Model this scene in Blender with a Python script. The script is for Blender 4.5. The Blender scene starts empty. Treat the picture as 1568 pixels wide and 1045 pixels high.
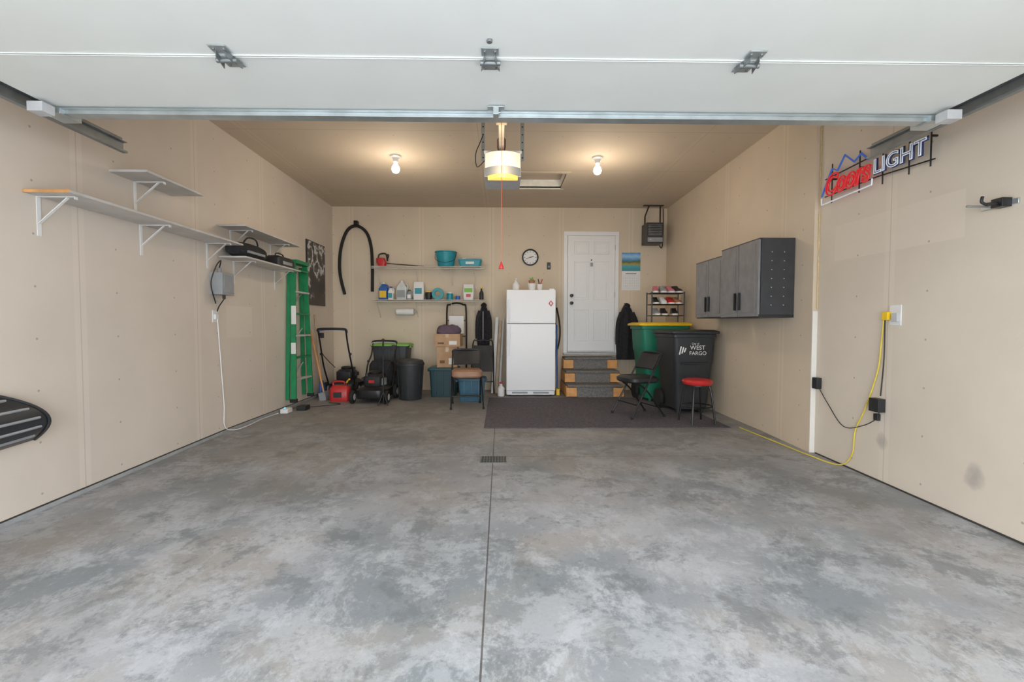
import bpy, bmesh, math, random
from mathutils import Vector, Matrix, Euler
random.seed(4)
scene = bpy.context.scene
scene.view_settings.view_transform = 'Standard'
try: scene.view_settings.look = 'None'
except Exception: pass

# ------------------------------------------------------------ materials
MATS = {}
def _bsdf(name):
    m = bpy.data.materials.new(name); m.use_nodes = True
    nt = m.node_tree
    return m, nt, nt.nodes['Principled BSDF']
def mat(name, col, rough=0.5, metal=0.0, var=0.08, scale=12.0, bump=0.0, emit=None, estr=0.0, trans=0.0, coat=0.0):
    if name in MATS: return MATS[name]
    m, nt, b = _bsdf(name)
    tc = nt.nodes.new('ShaderNodeTexCoord')
    no = nt.nodes.new('ShaderNodeTexNoise'); no.inputs['Scale'].default_value = scale
    no.inputs['Detail'].default_value = 5
    nt.links.new(tc.outputs['Object'], no.inputs['Vector'])
    cr = nt.nodes.new('ShaderNodeValToRGB')
    cr.color_ramp.elements[0].position = 0.3; cr.color_ramp.elements[1].position = 0.7
    cr.color_ramp.elements[0].color = tuple(max(0, c*(1-var)) for c in col)+(1,)
    cr.color_ramp.elements[1].color = tuple(min(1, c*(1+var)) for c in col)+(1,)
    nt.links.new(no.outputs['Fac'], cr.inputs['Fac'])
    nt.links.new(cr.outputs['Color'], b.inputs['Base Color'])
    b.inputs['Roughness'].default_value = rough
    b.inputs['Metallic'].default_value = metal
    if trans: b.inputs['Transmission Weight'].default_value = trans
    if coat: b.inputs['Coat Weight'].default_value = coat
    if emit:
        b.inputs['Emission Color'].default_value = tuple(emit)+(1,)
        b.inputs['Emission Strength'].default_value = estr
    if bump:
        bp = nt.nodes.new('ShaderNodeBump'); bp.inputs['Strength'].default_value = bump
        bp.inputs['Distance'].default_value = 0.01
        nt.links.new(no.outputs['Fac'], bp.inputs['Height'])
        nt.links.new(bp.outputs['Normal'], b.inputs['Normal'])
    MATS[name] = m
    return m

def N(nt, t, **kw):
    n = nt.nodes.new(t)
    for k, v in kw.items(): setattr(n, k, v)
    return n
def mth(nt, op, a, b=None, c=None):
    n = nt.nodes.new('ShaderNodeMath'); n.operation = op
    for i, v in enumerate((a, b, c)):
        if v is None: continue
        if isinstance(v, (int, float)): n.inputs[i].default_value = v
        else: nt.links.new(v, n.inputs[i])
    return n.outputs[0]
def mixc(nt, fac, a, b, typ='MIX'):
    n = nt.nodes.new('ShaderNodeMix'); n.data_type = 'RGBA'; n.blend_type = typ
    for i, v in ((0, fac), (6, a), (7, b)):
        if isinstance(v, (int, float)): n.inputs[i].default_value = v
        elif isinstance(v, tuple): n.inputs[i].default_value = v if len(v) == 4 else v+(1,)
        else: nt.links.new(v, n.inputs[i])
    return n.outputs[2]

def wall_mat(name, axis, col=(0.70, 0.62, 0.525), seam0=0.9, stains=(), vaxis='Z', vstep=0.33, seamstep=1.22, patches=(), cross=()):
    m, nt, b = _bsdf(name)
    geo = N(nt, 'ShaderNodeNewGeometry'); sp = N(nt, 'ShaderNodeSeparateXYZ')
    nt.links.new(geo.outputs['Position'], sp.inputs[0])
    u = mth(nt, 'ADD', sp.outputs[axis], 20.0+seam0)
    z = mth(nt, 'ADD', sp.outputs[vaxis], 10.0)
    no = N(nt, 'ShaderNodeTexNoise'); no.inputs['Scale'].default_value = 1.3; no.inputs['Detail'].default_value = 6
    nt.links.new(geo.outputs['Position'], no.inputs['Vector'])
    cr = N(nt, 'ShaderNodeValToRGB')
    cr.color_ramp.elements[0].position = .3; cr.color_ramp.elements[1].position = .7
    cr.color_ramp.elements[0].color = tuple(c*.94 for c in col)+(1,)
    cr.color_ramp.elements[1].color = tuple(min(1, c*1.05) for c in col)+(1,)
    nt.links.new(no.outputs['Fac'], cr.inputs['Fac'])
    c = cr.outputs['Color']
    for (a0, a1, z0, z1) in patches:      # patched, lighter skim-coat rectangles
        f = mth(nt, 'MULTIPLY', mth(nt, 'MULTIPLY', mth(nt, 'GREATER_THAN', sp.outputs[axis], a0), mth(nt, 'LESS_THAN', sp.outputs[axis], a1)),
                mth(nt, 'MULTIPLY', mth(nt, 'GREATER_THAN', sp.outputs[vaxis], z0), mth(nt, 'LESS_THAN', sp.outputs[vaxis], z1)))
        c = mixc(nt, mth(nt, 'MULTIPLY', f, .45), c, tuple(min(1, k*1.12) for k in col))
    du = mth(nt, 'SUBTRACT', mth(nt, 'MODULO', u, 0.61), 0.305)
    dz = mth(nt, 'SUBTRACT', mth(nt, 'MODULO', z, vstep), vstep/2)
    d2 = mth(nt, 'ADD', mth(nt, 'MULTIPLY', du, du), mth(nt, 'MULTIPLY', dz, dz))
    dot = mth(nt, 'LESS_THAN', d2, 0.0075**2)
    ab = mth(nt, 'ABSOLUTE', mth(nt, 'SUBTRACT', mth(nt, 'MODULO', u, seamstep), seamstep/2))
    seam = mth(nt, 'LESS_THAN', ab, 0.004)
    tape = mth(nt, 'LESS_THAN', ab, 0.045)
    c = mixc(nt, mth(nt, 'MULTIPLY', tape, 0.4), c, tuple(min(1, k*1.12) for k in col))
    c = mixc(nt, mth(nt, 'MULTIPLY', seam, 0.4), c, tuple(k*.55 for k in col))
    for cy in cross:
        f = mth(nt, 'LESS_THAN', mth(nt, 'ABSOLUTE', mth(nt, 'SUBTRACT', sp.outputs[vaxis], cy)), .007)
        c = mixc(nt, mth(nt, 'MULTIPLY', f, 0.4), c, tuple(k*.6 for k in col))
    c = mixc(nt, mth(nt, 'MULTIPLY', dot, 0.6), c, tuple(k*.35 for k in col))
    for (su, sz, sr, sa) in stains:
        a = mth(nt, 'DIVIDE', mth(nt, 'SUBTRACT', sp.outputs[axis], su), sr)
        e = mth(nt, 'DIVIDE', mth(nt, 'SUBTRACT', sp.outputs[vaxis], sz), sr*1.3)
        dd = mth(nt, 'SQRT', mth(nt, 'ADD', mth(nt, 'MULTIPLY', a, a), mth(nt, 'MULTIPLY', e, e)))
        n2 = N(nt, 'ShaderNodeTexNoise'); n2.inputs['Scale'].default_value = 14
        nt.links.new(geo.outputs['Position'], n2.inputs['Vector'])
        dd = mth(nt, 'ADD', dd, mth(nt, 'MULTIPLY', n2.outputs['Fac'], 0.9))
        f = mth(nt, 'MAXIMUM', 0.0, mth(nt, 'SUBTRACT', 1.4, dd))
        f = mth(nt, 'MINIMUM', sa, mth(nt, 'MULTIPLY', f, sa*1.5))
        c = mixc(nt, f, c, (0.22, 0.2, 0.19))
    nt.links.new(c, b.inputs['Base Color'])
    b.inputs['Roughness'].default_value = 0.75
    n3 = N(nt, 'ShaderNodeTexNoise'); n3.inputs['Scale'].default_value = 60
    nt.links.new(geo.outputs['Position'], n3.inputs['Vector'])
    bp = N(nt, 'ShaderNodeBump'); bp.inputs['Strength'].default_value = .12; bp.inputs['Distance'].default_value = .004
    nt.links.new(n3.outputs['Fac'], bp.inputs['Height']); nt.links.new(bp.outputs['Normal'], b.inputs['Normal'])
    return m

def floor_mat():
    m, nt, b = _bsdf('concrete_floor')
    geo = N(nt, 'ShaderNodeNewGeometry'); sp = N(nt, 'ShaderNodeSeparateXYZ')
    nt.links.new(geo.outputs['Position'], sp.inputs[0])
    def noise(s, d=8, r=.6, dist=0.0, off=0, sy=1.0):
        mp = N(nt, 'ShaderNodeMapping'); mp.inputs['Location'].default_value = (off, off*.7, 0)
        mp.inputs['Scale'].default_value = (1, sy, 1)
        nt.links.new(geo.outputs['Position'], mp.inputs['Vector'])
        n = N(nt, 'ShaderNodeTexNoise'); n.inputs['Scale'].default_value = s
        n.inputs['Detail'].default_value = d; n.inputs['Roughness'].default_value = r
        n.inputs['Distortion'].default_value = dist
        nt.links.new(mp.outputs[0], n.inputs['Vector']); return n.outputs['Fac']
    def ramp(f, p0, p1):
        r = N(nt, 'ShaderNodeMapRange'); r.inputs[1].default_value = p0; r.inputs[2].default_value = p1
        nt.links.new(f, r.inputs[0]); return r.outputs[0]
    mul = lambda a, k: mth(nt, 'MULTIPLY', a, k)
    big = ramp(noise(0.9, 4, .5, .3, 3), .40, .60)
    c = mixc(nt, big, (0.25, 0.275, 0.295), (0.41, 0.415, 0.44))
    tan = ramp(noise(1.2, 5, .5, .2, 33), .48, .62)
    c = mixc(nt, mul(tan, .6), c, (0.42, 0.375, 0.335))
    mid = ramp(noise(2.1, 12, .78, .2, 8), .50, .56)
    c = mixc(nt, mul(mid, .5), c, (0.56, 0.575, 0.61))
    mid2 = ramp(noise(4.5, 12, .82, .2, 15, .6), .52, .57)
    c = mixc(nt, mul(mid2, .36), c, (0.64, 0.655, 0.69))
    dk = ramp(noise(2.4, 12, .8, .2, 21), .53, .59)
    c = mixc(nt, mul(dk, .6), c, (0.15, 0.165, 0.175))
    dk2 = ramp(noise(9, 10, .85, .1, 27), .55, .61)
    c = mixc(nt, mul(dk2, .42), c, (0.16, 0.175, 0.185))
    # lengthwise tyre bands
    for tx in (-1.75, -.55, 1.05, 2.2):
        band = mth(nt, 'SUBTRACT', 1.0, ramp(mth(nt, 'ABSOLUTE', mth(nt, 'SUBTRACT', sp.outputs['X'], tx)), .05, .32))
        c = mixc(nt, mul(mul(band, ramp(noise(3.5, 8, .7, 0, 5+tx), .42, .6)), .35), c, (0.19, 0.19, 0.19))
    # brown, oily wear mid-floor; brown ovals along the side walls
    for (ox, oy, orx, ory, oa) in ((-1.5, 3.3, 1.0, .45, .5), (1.35, 4.0, .9, .35, .55), (-2.3, 4.3, .5, .8, .5), (.35, 3.1, .5, .3, .4), (2.4, 3.0, .4, .9, .35), (-2.5, 2.4, .5, .9, .45)):
        a = mth(nt, 'DIVIDE', mth(nt, 'SUBTRACT', sp.outputs['X'], ox), orx)
        e = mth(nt, 'DIVIDE', mth(nt, 'SUBTRACT', sp.outputs['Y'], oy), ory)
        dd = mth(nt, 'SQRT', mth(nt, 'ADD', mul(a, a), mul(e, e)))
        dd = mth(nt, 'ADD', dd, mul(noise(2.2, 9, .7, .3, 60+ox), 1.4))
        f = mul(mth(nt, 'SUBTRACT', 1.0, ramp(dd, .7, 1.5)), oa)
        c = mixc(nt, f, c, (0.25, 0.215, 0.185))
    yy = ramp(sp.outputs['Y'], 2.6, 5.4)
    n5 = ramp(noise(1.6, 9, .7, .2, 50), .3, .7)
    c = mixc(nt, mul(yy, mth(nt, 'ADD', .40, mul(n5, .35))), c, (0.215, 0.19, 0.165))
    fine = ramp(noise(60, 6, .8), .35, .65)
    c = mixc(nt, mul(fine, .18), c, (0.2, 0.2, 0.2))
    jx = mth(nt, 'LESS_THAN', mth(nt, 'ABSOLUTE', mth(nt, 'ADD', sp.outputs['X'], 0.07)), 0.004)
    jy = mth(nt, 'LESS_THAN', mth(nt, 'ABSOLUTE', mth(nt, 'SUBTRACT', sp.outputs['Y'], 4.0)), 0.003)
    c = mixc(nt, mul(jx, .8), c, (0.06, 0.05, 0.045))
    c = mixc(nt, mul(jy, .55), c, (0.1, 0.09, 0.08))
    nt.links.new(c, b.inputs['Base Color'])
    b.inputs['Roughness'].default_value = .62
    bp = N(nt, 'ShaderNodeBump'); bp.inputs['Strength'].default_value = .15; bp.inputs['Distance'].default_value = .005
    nt.links.new(noise(30, 8, .7), bp.inputs['Height']); nt.links.new(bp.outputs['Normal'], b.inputs['Normal'])
    return m

def image_mat(name, stops, scale, axis='Z', lo=0, hi=1, amp=.3):
    m, nt, b = _bsdf(name)
    geo = N(nt, 'ShaderNodeNewGeometry'); sp = N(nt, 'ShaderNodeSeparateXYZ')
    nt.links.new(geo.outputs['Position'], sp.inputs[0])
    r = N(nt, 'ShaderNodeMapRange'); r.inputs[1].default_value = lo; r.inputs[2].default_value = hi
    nt.links.new(sp.outputs[axis], r.inputs[0])
    n = N(nt, 'ShaderNodeTexNoise'); n.inputs['Scale'].default_value = scale; n.inputs['Detail'].default_value = 5
    nt.links.new(geo.outputs['Position'], n.inputs['Vector'])
    f = mth(nt, 'ADD', r.outputs[0], mth(nt, 'MULTIPLY', mth(nt, 'SUBTRACT', n.outputs['Fac'], .5), amp))
    cr = N(nt, 'ShaderNodeValToRGB'); cr.color_ramp.interpolation = 'LINEAR'
    e = cr.color_ramp.elements
    e[0].position = stops[0][0]; e[0].color = stops[0][1]+(1,)
    e[1].position = stops[-1][0]; e[1].color = stops[-1][1]+(1,)
    for p, cc in stops[1:-1]:
        k = e.new(p); k.color = cc+(1,)
    nt.links.new(f, cr.inputs['Fac']); nt.links.new(cr.outputs['Color'], b.inputs['Base Color'])
    b.inputs['Roughness'].default_value = .4
    return m

# ------------------------------------------------------------ mesh builder
class B:
    def __init__(s): s.bm = bmesh.new(); s.mats = []
    def mi(s, m):
        if m not in s.mats: s.mats.append(m)
        return s.mats.index(m)
    def face(s, vs, m):
        try:
            f = s.bm.faces.new(vs); f.material_index = s.mi(m); f.smooth = True; return f
        except ValueError: return None
    def box(s, x0, x1, y0, y1, z0, z1, m, M=None):
        P = [(x0,y0,z0),(x1,y0,z0),(x1,y1,z0),(x0,y1,z0),(x0,y0,z1),(x1,y0,z1),(x1,y1,z1),(x0,y1,z1)]
        P = [Vector(p) for p in P]
        if M: P = [M @ p for p in P]
        v = [s.bm.verts.new(p) for p in P]
        for q in ((0,3,2,1),(4,5,6,7),(0,1,5,4),(1,2,6,5),(2,3,7,6),(3,0,4,7)):
            s.face([v[i] for i in q], m)
    def cbox(s, c, size, m, rot=(0,0,0)):
        M = Matrix.Translation(c) @ Euler([math.radians(a) for a in rot]).to_matrix().to_4x4()
        a, b_, d = size[0]/2, size[1]/2, size[2]/2
        s.box(-a, a, -b_, b_, -d, d, m, M)
    def bar(s, p0, p1, w, h, m, up=(0,0,1)):
        p0 = Vector(p0); p1 = Vector(p1); d = (p1-p0); L = d.length; d.normalize()
        u = Vector(up); x = d.cross(u)
        if x.length < 1e-4: x = d.cross(Vector((1,0,0)))
        x.normalize(); z = x.cross(d)
        M = Matrix((( x.x, d.x, z.x, p0.x),(x.y, d.y, z.y, p0.y),(x.z, d.z, z.z, p0.z),(0,0,0,1)))
        s.box(-w/2, w/2, 0, L, -h/2, h/2, m, M)
    def loft(s, loops, m, cap0=True, cap1=True, closed=True):
        rows = [[s.bm.verts.new(p) for p in lp] for lp in loops]
        n = len(rows[0])
        for a, b_ in zip(rows[:-1], rows[1:]):
            for i in range(n if closed else n-1):
                j = (i+1) % n
                s.face([a[i], a[j], b_[j], b_[i]], m)
        if cap0: s.face(list(reversed(rows[0])), m)
        if cap1: s.face(rows[-1], m)
    def cyl(s, p0, p1, r0, m, r1=None, n=16, cap=True):
        r1 = r0 if r1 is None else r1
        p0 = Vector(p0); p1 = Vector(p1); d = (p1-p0).normalized()
        a = Vector((0,0,1)) if abs(d.z) < .9 else Vector((1,0,0))
        x = d.cross(a).normalized(); y = d.cross(x)
        ring = lambda c, r: [c + (x*math.cos(2*math.pi*i/n) - y*math.sin(2*math.pi*i/n))*r for i in range(n)]
        s.loft([ring(p0, r0), ring(p1, r1)], m, cap, cap)
    def tube(s, pts, r, m, n=8, sm=0):
        pts = [Vector(p) for p in pts]
        if sm:
            out = []
            for i in range(len(pts)-1):
                a = pts[max(i-1,0)]; b_ = pts[i]; c = pts[i+1]; d = pts[min(i+2,len(pts)-1)]
                for k in range(sm):
                    t = k/sm
                    out.append(.5*((2*b_)+(c-a)*t+(2*a-5*b_+4*c-d)*t*t+(3*b_-a-3*c+d)*t**3))
            out.append(pts[-1]); pts = out
        loops = []; px = None
        for i, p in enumerate(pts):
            d = (pts[min(i+1,len(pts)-1)]-pts[max(i-1,0)]).normalized()
            if px is None:
                a = Vector((0,0,1)) if abs(d.z) < .9 else Vector((1,0,0))
                px = d.cross(a).normalized()
            else:
                px = (px - d*px.dot(d)).normalized()
            y = d.cross(px)
            rr = r if not callable(r) else r(i/(len(pts)-1))
            loops.append([p+(px*math.cos(2*math.pi*k/n)+y*math.sin(2*math.pi*k/n))*rr for k in range(n)])
        s.loft(loops, m)
    def lathe(s, prof, c, m, n=28, axis='Z', cap=True):
        c = Vector(c); loops = []
        for r, z in prof:
            lp = []
            for i in range(n):
                a = 2*math.pi*i/n
                v = Vector((r*math.cos(a), r*math.sin(a), z))
                if axis == 'Y': v = Vector((v.x, -v.z, v.y))     # +axis points to -Y
                if axis == 'X': v = Vector((v.z, v.x, v.y))
                lp.append(c+v)
            loops.append(lp)
        s.loft(loops, m, cap, cap)
    def sph(s, c, r, m, n=14):
        if isinstance(r, (int, float)): r = (r, r, r)
        c = Vector(c); loops = []
        for j in range(1, n):
            t = math.pi*j/n - math.pi/2
            loops.append([c+Vector((r[0]*math.cos(t)*math.cos(2*math.pi*i/n/1), r[1]*math.cos(t)*math.sin(2*math.pi*i/n), r[2]*math.sin(t))) for i in range(n)])
        s.loft(loops, m)
    def done(s, name, loc=(0,0,0), rz=0.0, bevel=0.0, seg=2, parent=None, angle=38, solid=0):
        bmesh.ops.recalc_face_normals(s.bm, faces=s.bm.faces)
        me = bpy.data.meshes.new(name)
        M = Matrix.Translation(loc) @ Matrix.Rotation(math.radians(rz), 4, 'Z')
        s.bm.transform(M)
        vs = [v.co for v in s.bm.verts]
        lo = [min(v[i] for v in vs) for i in range(3)]; hi = [max(v[i] for v in vs) for i in range(3)]
        o = Vector(((lo[0]+hi[0])/2, (lo[1]+hi[1])/2, lo[2]))
        s.bm.transform(Matrix.Translation(-o))
        s.bm.to_mesh(me); s.bm.free()
        for m in s.mats: me.materials.append(m)
        try: me.set_sharp_from_angle(angle=math.radians(angle))
        except Exception: pass
        ob = bpy.data.objects.new(name, me); ob.location = o
        scene.collection.objects.link(ob)
        if solid:
            md = ob.modifiers.new('solid', 'SOLIDIFY'); md.thickness = solid; md.offset = 0
        if bevel:
            md = ob.modifiers.new('bevel', 'BEVEL'); md.width = bevel; md.segments = seg
            md.limit_method = 'ANGLE'; md.angle_limit = math.radians(40); md.harden_normals = False
        if parent: ob.parent = parent; ob.matrix_parent_inverse = Matrix.Translation(-parent.location)
        return ob

def rrect(w, d, r, z, cx=0, cy=0, n=4):
    pts = []
    for (sx, sy, a0) in ((1,1,0),(-1,1,90),(-1,-1,180),(1,-1,270)):
        for k in range(n+1):
            a = math.radians(a0+90*k/n)
            pts.append(Vector((cx+sx*(w/2-r)+r*math.cos(a), cy+sy*(d/2-r)+r*math.sin(a), z)))
    return pts

def text(body, size, loc, rot, m, parent, name, extrude=.001, bevel=0, fill=True, shear=0, align='CENTER', sx=1, off=0):
    cu = bpy.data.curves.new(name, 'FONT'); cu.body = body; cu.size = size
    cu.extrude = extrude; cu.bevel_depth = bevel; cu.shear = shear; cu.align_x = align; cu.offset = off
    if not fill: cu.fill_mode = 'NONE'
    cu.materials.append(m)
    ob = bpy.data.objects.new(name, cu); ob.location = loc; ob.scale = (sx, 1, 1)
    ob.rotation_euler = [math.radians(a) for a in rot]
    scene.collection.objects.link(ob)
    if parent: ob.parent = parent; ob.matrix_parent_inverse = Matrix.Translation(-parent.location)
    return ob

# ------------------------------------------------------------ palette
WHITE = mat('white_paint', (.80,.80,.80), .45, var=.02)
DOORW = mat('white_steel_panel', (.82,.85,.84), .5, var=.02, scale=3)
FRIDGE = mat('fridge_enamel', (.86,.87,.90), .28, var=.01, bump=.03, scale=80)
GALV = mat('galvanised_steel', (.55,.60,.62), .38, .75, var=.12, scale=9)
GALVD = mat('dull_track_steel', (.27,.29,.30), .45, .7, var=.15)
BLACK = mat('black_plastic', (.022,.023,.026), .45, var=.2)
BLACKM = mat('black_metal', (.02,.02,.022), .35, .3, var=.2)
CLOTH = mat('black_cloth', (.02,.02,.024), .9, var=.3, scale=30, bump=.6)
GREY = mat('grey_plastic', (.30,.32,.34), .5)
LGREY = mat('light_grey', (.55,.56,.58), .5)
RED = mat('red_plastic', (.55,.03,.03), .35)
TEAL = mat('teal_plastic', (.02,.30,.38), .4)
GREENF = mat('green_fibreglass', (.01,.24,.09), .45, var=.15)
LIME = mat('lime_plastic', (.22,.52,.08), .5)
BLUE = mat('blue_plastic', (.03,.12,.42), .4)
YEL = mat('yellow_plastic', (.90,.58,.02), .45, var=.05)
BINGREEN = mat('bin_green', (.01,.20,.12), .5, var=.08)
BINBLACK = mat('bin_black', (.03,.033,.036), .5, var=.12)
WOOD = mat('shelf_wood', (.52,.40,.28), .6, var=.2, scale=6)
WOODO = mat('orange_pine', (.72,.36,.12), .55, var=.18, scale=9)
CARD = mat('cardboard', (.50,.32,.19), .8, var=.08)
CARPET = mat('stair_carpet', (.20,.19,.185), .95, var=.35, scale=60, bump=.8)
RUG = mat('door_mat_fabric', (.115,.105,.125), .95, var=.3, scale=35, bump=.8)
CORDY = mat('yellow_cord', (.75,.60,.08), .5)
CORDR = mat('red_cord', (.65,.14,.08), .6)
SHELFW = mat('shelf_melamine', (.56,.54,.52), .5, var=.12, scale=5)
RUBBER = mat('rubber', (.018,.018,.018), .8)
PAPER = mat('paper', (.82,.82,.82), .7, var=.03)
NAVY = mat('neon_navy', (.03,.045,.14), .3)
NEONB = mat('neon_blue', (.05,.14,.50), .3, emit=(.05,.2,.9), estr=.15)
NEONR = mat('neon_red', (.62,.02,.03), .3, emit=(.9,.02,.03), estr=.2)
NEONW = mat('neon_white', (.80,.85,.95), .3, emit=(.7,.8,1), estr=.15)
BROWNSEAT = mat('brown_vinyl', (.36,.20,.125), .5)
BULB = mat('bulb_glass', (.95,.95,.92), .3, emit=(1,.95,.86), estr=8)
LENS = mat('opener_lens', (.8,.74,.62), .4, emit=(1,.80,.55), estr=.55)
LENSY = mat('opener_lens_low', (.9,.6,.15), .4, emit=(1,.62,.08), estr=1.0)
CABG = mat('cabinet_grey', (.25,.25,.26), .42, .25, var=.12, scale=10)
CABD = mat('cabinet_dark', (.055,.058,.065), .45, .2, var=.1)
PLUM = mat('plum_cloth', (.13,.09,.13), .9, bump=.5, scale=30)
SHOE = mat('shoe_pink', (.55,.18,.22), .7)
CLEARB = mat('clear_blue_plastic', (.05,.14,.21), .25)
BROWN = mat('terracotta', (.40,.18,.10), .7)

# ------------------------------------------------------------ room shell
H = 3.19; D = 8.0; XL = -2.93; XR = 2.87; FY = -0.35; YS = 4.10
def fz(y): return 0.0 if y > 4.9 else -(4.9-y)*.021      # slab falls toward the door
b = B(); FM = floor_mat()
ys = [D+.2, 4.9, FY]
b.loft([[Vector((-3.3,y,-.30)), Vector((3.3,y,-.30)), Vector((3.3,y,fz(y))), Vector((-3.3,y,fz(y)))] for y in ys], FM)
b.done('floor')
drv = mat('driveway_bounce_concrete', (.66,.66,.65), .8, var=.1, scale=2)
b = B(); b.box(-9, 9, -14, FY, -.30, -.13, drv); b.done('driveway_bounce')  # unseen pale slab outside, added to bounce daylight into the garage
WM = wall_mat('drywall_left', 'Y', col=(.70,.62,.54), seam0=.57, patches=((4.9,5.4,1.0,1.35),))
b = B(); b.box(XL-.15, XL, FY, D+.15, -.2, H, WM); b.done('wall_left')
WB = wall_mat('drywall_back', 'X', col=(.70,.595,.46), seam0=.3)  # same paint as the side walls; warm bulb light put into its colour
b = B(); b.box(XL, 3.1, D, D+.15, 0, H, WB); b.done('wall_back')
WR = wall_mat('drywall_right', 'Y', seam0=.45, stains=((2.69,.23,.07,.5),(3.36,.28,.06,.45)), patches=((2.8,3.9,1.7,2.0),))
b = B()
b.box(XR, XR+.2, FY, YS, -.2, H, WR)
XE = 2.825
pts = [(XE,YS),(3.07,YS),(3.07,D),(2.90,D)]
WR2 = wall_mat('drywall_right_rear', 'Y', col=(.68,.57,.44), seam0=.45)
b.loft([[Vector((x,y,-.1)) for x,y in pts], [Vector((x,y,H)) for x,y in pts]], WR2)
b.done('wall_right')
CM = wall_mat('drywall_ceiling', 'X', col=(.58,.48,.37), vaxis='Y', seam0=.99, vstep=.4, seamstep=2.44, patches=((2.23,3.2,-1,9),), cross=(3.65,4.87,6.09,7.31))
hx0,hx1,hy0,hy1 = .10,.88,6.18,6.85
b = B()
b.box(XL, hx0, FY, D, H, H+.02, CM); b.box(hx1, 3.07, FY, D, H, H+.02, CM)
b.box(hx0, hx1, FY, hy0, H, H+.02, CM); b.box(hx0, hx1, hy1, D, H, H+.02, CM)
b.box(-3.3, 3.3, FY, D+.15, H+.17, H+.24, CM)
b.done('ceiling')
b = B(); hw = mat('hatch_paint', (.85,.82,.75), .6)
b.box(hx0-.01,hx1+.01,hy1,hy1+.02,H+.001,H+.15,hw); b.box(hx0-.01,hx1+.01,hy0-.02,hy0,H+.001,H+.15,CM)
b.box(hx0-.02,hx0,hy0,hy1,H+.001,H+.15,hw); b.box(hx1,hx1+.02,hy0,hy1,H+.001,H+.15,hw)
b.box(hx0,hx1,hy0,hy1,H+.12,H+.14,CM)
for (x0,x1,y0,y1) in ((hx0-.05,hx1+.05,hy0-.05,hy0),(hx0-.05,hx1+.05,hy1,hy1+.05),(hx0-.05,hx0,hy0,hy1),(hx1,hx1+.05,hy0,hy1)):
    b.box(x0,x1,y0,y1,H-.012,H-.0005,hw if y0>6.5 else CM)
b.done('attic_hatch')
b = B()
b.box(XL, -2.46, FY, FY+.12, -.12, H, WB); b.box(2.46, XR, FY, FY+.12, -.12, H, WB); b.box(-2.46, 2.46, FY, FY+.12, 2.3, H, WB)
b.done('wall_front')
gap = mat('dark_gap', (.05,.045,.04), .9); conc = mat('stem_concrete', (.36,.37,.38), .85, var=.15, scale=8)
b = B()
for (ya,yb_) in ((FY+.13,4.9),(4.9,D-.01)):
    for (w_,za,zb,mm) in ((.012,.0,.028,conc),(.006,.028,.036,gap)):
        b.loft([[Vector((XL,y,fz(y)+za)),Vector((XL+w_,y,fz(y)+za)),Vector((XL+w_,y,fz(y)+zb)),Vector((XL,y,fz(y)+zb))] for y in (ya,yb_)], mm)
b.done('baseboard_left')
b = B()
b.loft([[Vector((XR,y,fz(y))),Vector((XR-.008,y,fz(y))),Vector((XR-.008,y,fz(y)+.010)),Vector((XR,y,fz(y)+.010))] for y in (FY+.13,YS-.03)], gap)
b.done('baseboard_right')
b = B(); wj = mat('jamb_white', (.80,.77,.72), .5, var=.03)
b.box(XE-.002, XR-.001, YS-.012, YS-.001, -.016, 1.28, wj)
b.done('trim_1', bevel=.002)
foam = mat('foam_bead', (.72,.55,.30), .9, bump=1, scale=40)
b = B(); b.tube([(XR-.006, YS-.008, 1.3+i*.1) for i in range(19)], lambda t: .006+.003*math.sin(t*60), foam, n=6); b.done('trim_2')

# ------------------------------------------------------------ overhead garage door (open)
root = bpy.data.objects.new('garage_door', None); scene.collection.objects.link(root); root.location = (0,1.5,2.32)
def par(o):
    o.parent = root; o.matrix_parent_inverse = Matrix.Translation(-root.location)
ZD = 2.325
b = B()
y1 = 2.66; SE = .61
for i in range(4):
    b.box(-2.43, 2.43, y1-SE+.005, y1-.003, ZD, ZD+.045, DOORW)
    b.box(-2.43, 2.43, y1-.008, y1-.003, ZD-.005, ZD, DOORW)
    b.box(-2.43, 2.43, y1-SE+.005, y1-SE+.010, ZD-.005, ZD, DOORW)
    y1 -= SE
par(b.done('panels', bevel=.003))
b = B()
b.box(-2.43, 2.43, 2.53, 2.645, ZD-.011, ZD-.008, GALV)
b.box(-2.43, 2.43, 2.555, 2.62, ZD-.032, ZD-.011, GALV)
par(b.done('strut', bevel=.004))
b = B()
HYY = 2.66-SE
for hx in (-1.20, -.05, 1.10):
    for hy in (HYY,):
        b.cbox((hx, hy+.055, ZD-.005), (.075, .055, .004), GALV)
        b.cbox((hx, hy-.055, ZD-.005), (.075, .055, .004), GALV)
        b.cbox((hx-.03, hy, ZD-.018), (.004, .10, .028), GALVD, (0,0,12))
        b.cbox((hx+.03, hy, ZD-.018), (.004, .10, .028), GALVD, (0,0,-12))
        b.cyl((hx-.045,hy,ZD-.022),(hx+.045,hy,ZD-.022),.011,GALVD,n=10)
        for sx in (-.022,.022):
            for sy in (-.06,.06): b.cyl((hx+sx,hy+sy,ZD-.006),(hx+sx,hy+sy,ZD-.013),.006,GALVD,n=8)
b.cyl((-.05,1.92,ZD-.002),(-.05,1.92,ZD-.012),.012,GALVD,n=10)
b.cbox((-.03,2.50,ZD-.01),(.09,.06,.006),GALV); b.cbox((-.03,2.50,ZD-.03),(.03,.05,.04),GALV)
for s_ in (-1, 1):
    b.box(s_*2.43-.05, s_*2.43+.05, 2.53, 2.66, ZD-.04, ZD-.01, GALV)
    b.cbox((s_*2.42, 2.47, ZD-.045), (.08,.07,.05), LGREY)
    b.cyl((s_*2.40,2.55,ZD-.03),(s_*2.505,2.55,ZD-.03),.009,GALVD,n=10)
par(b.done('hinges', bevel=.0015))
b = B()
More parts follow.
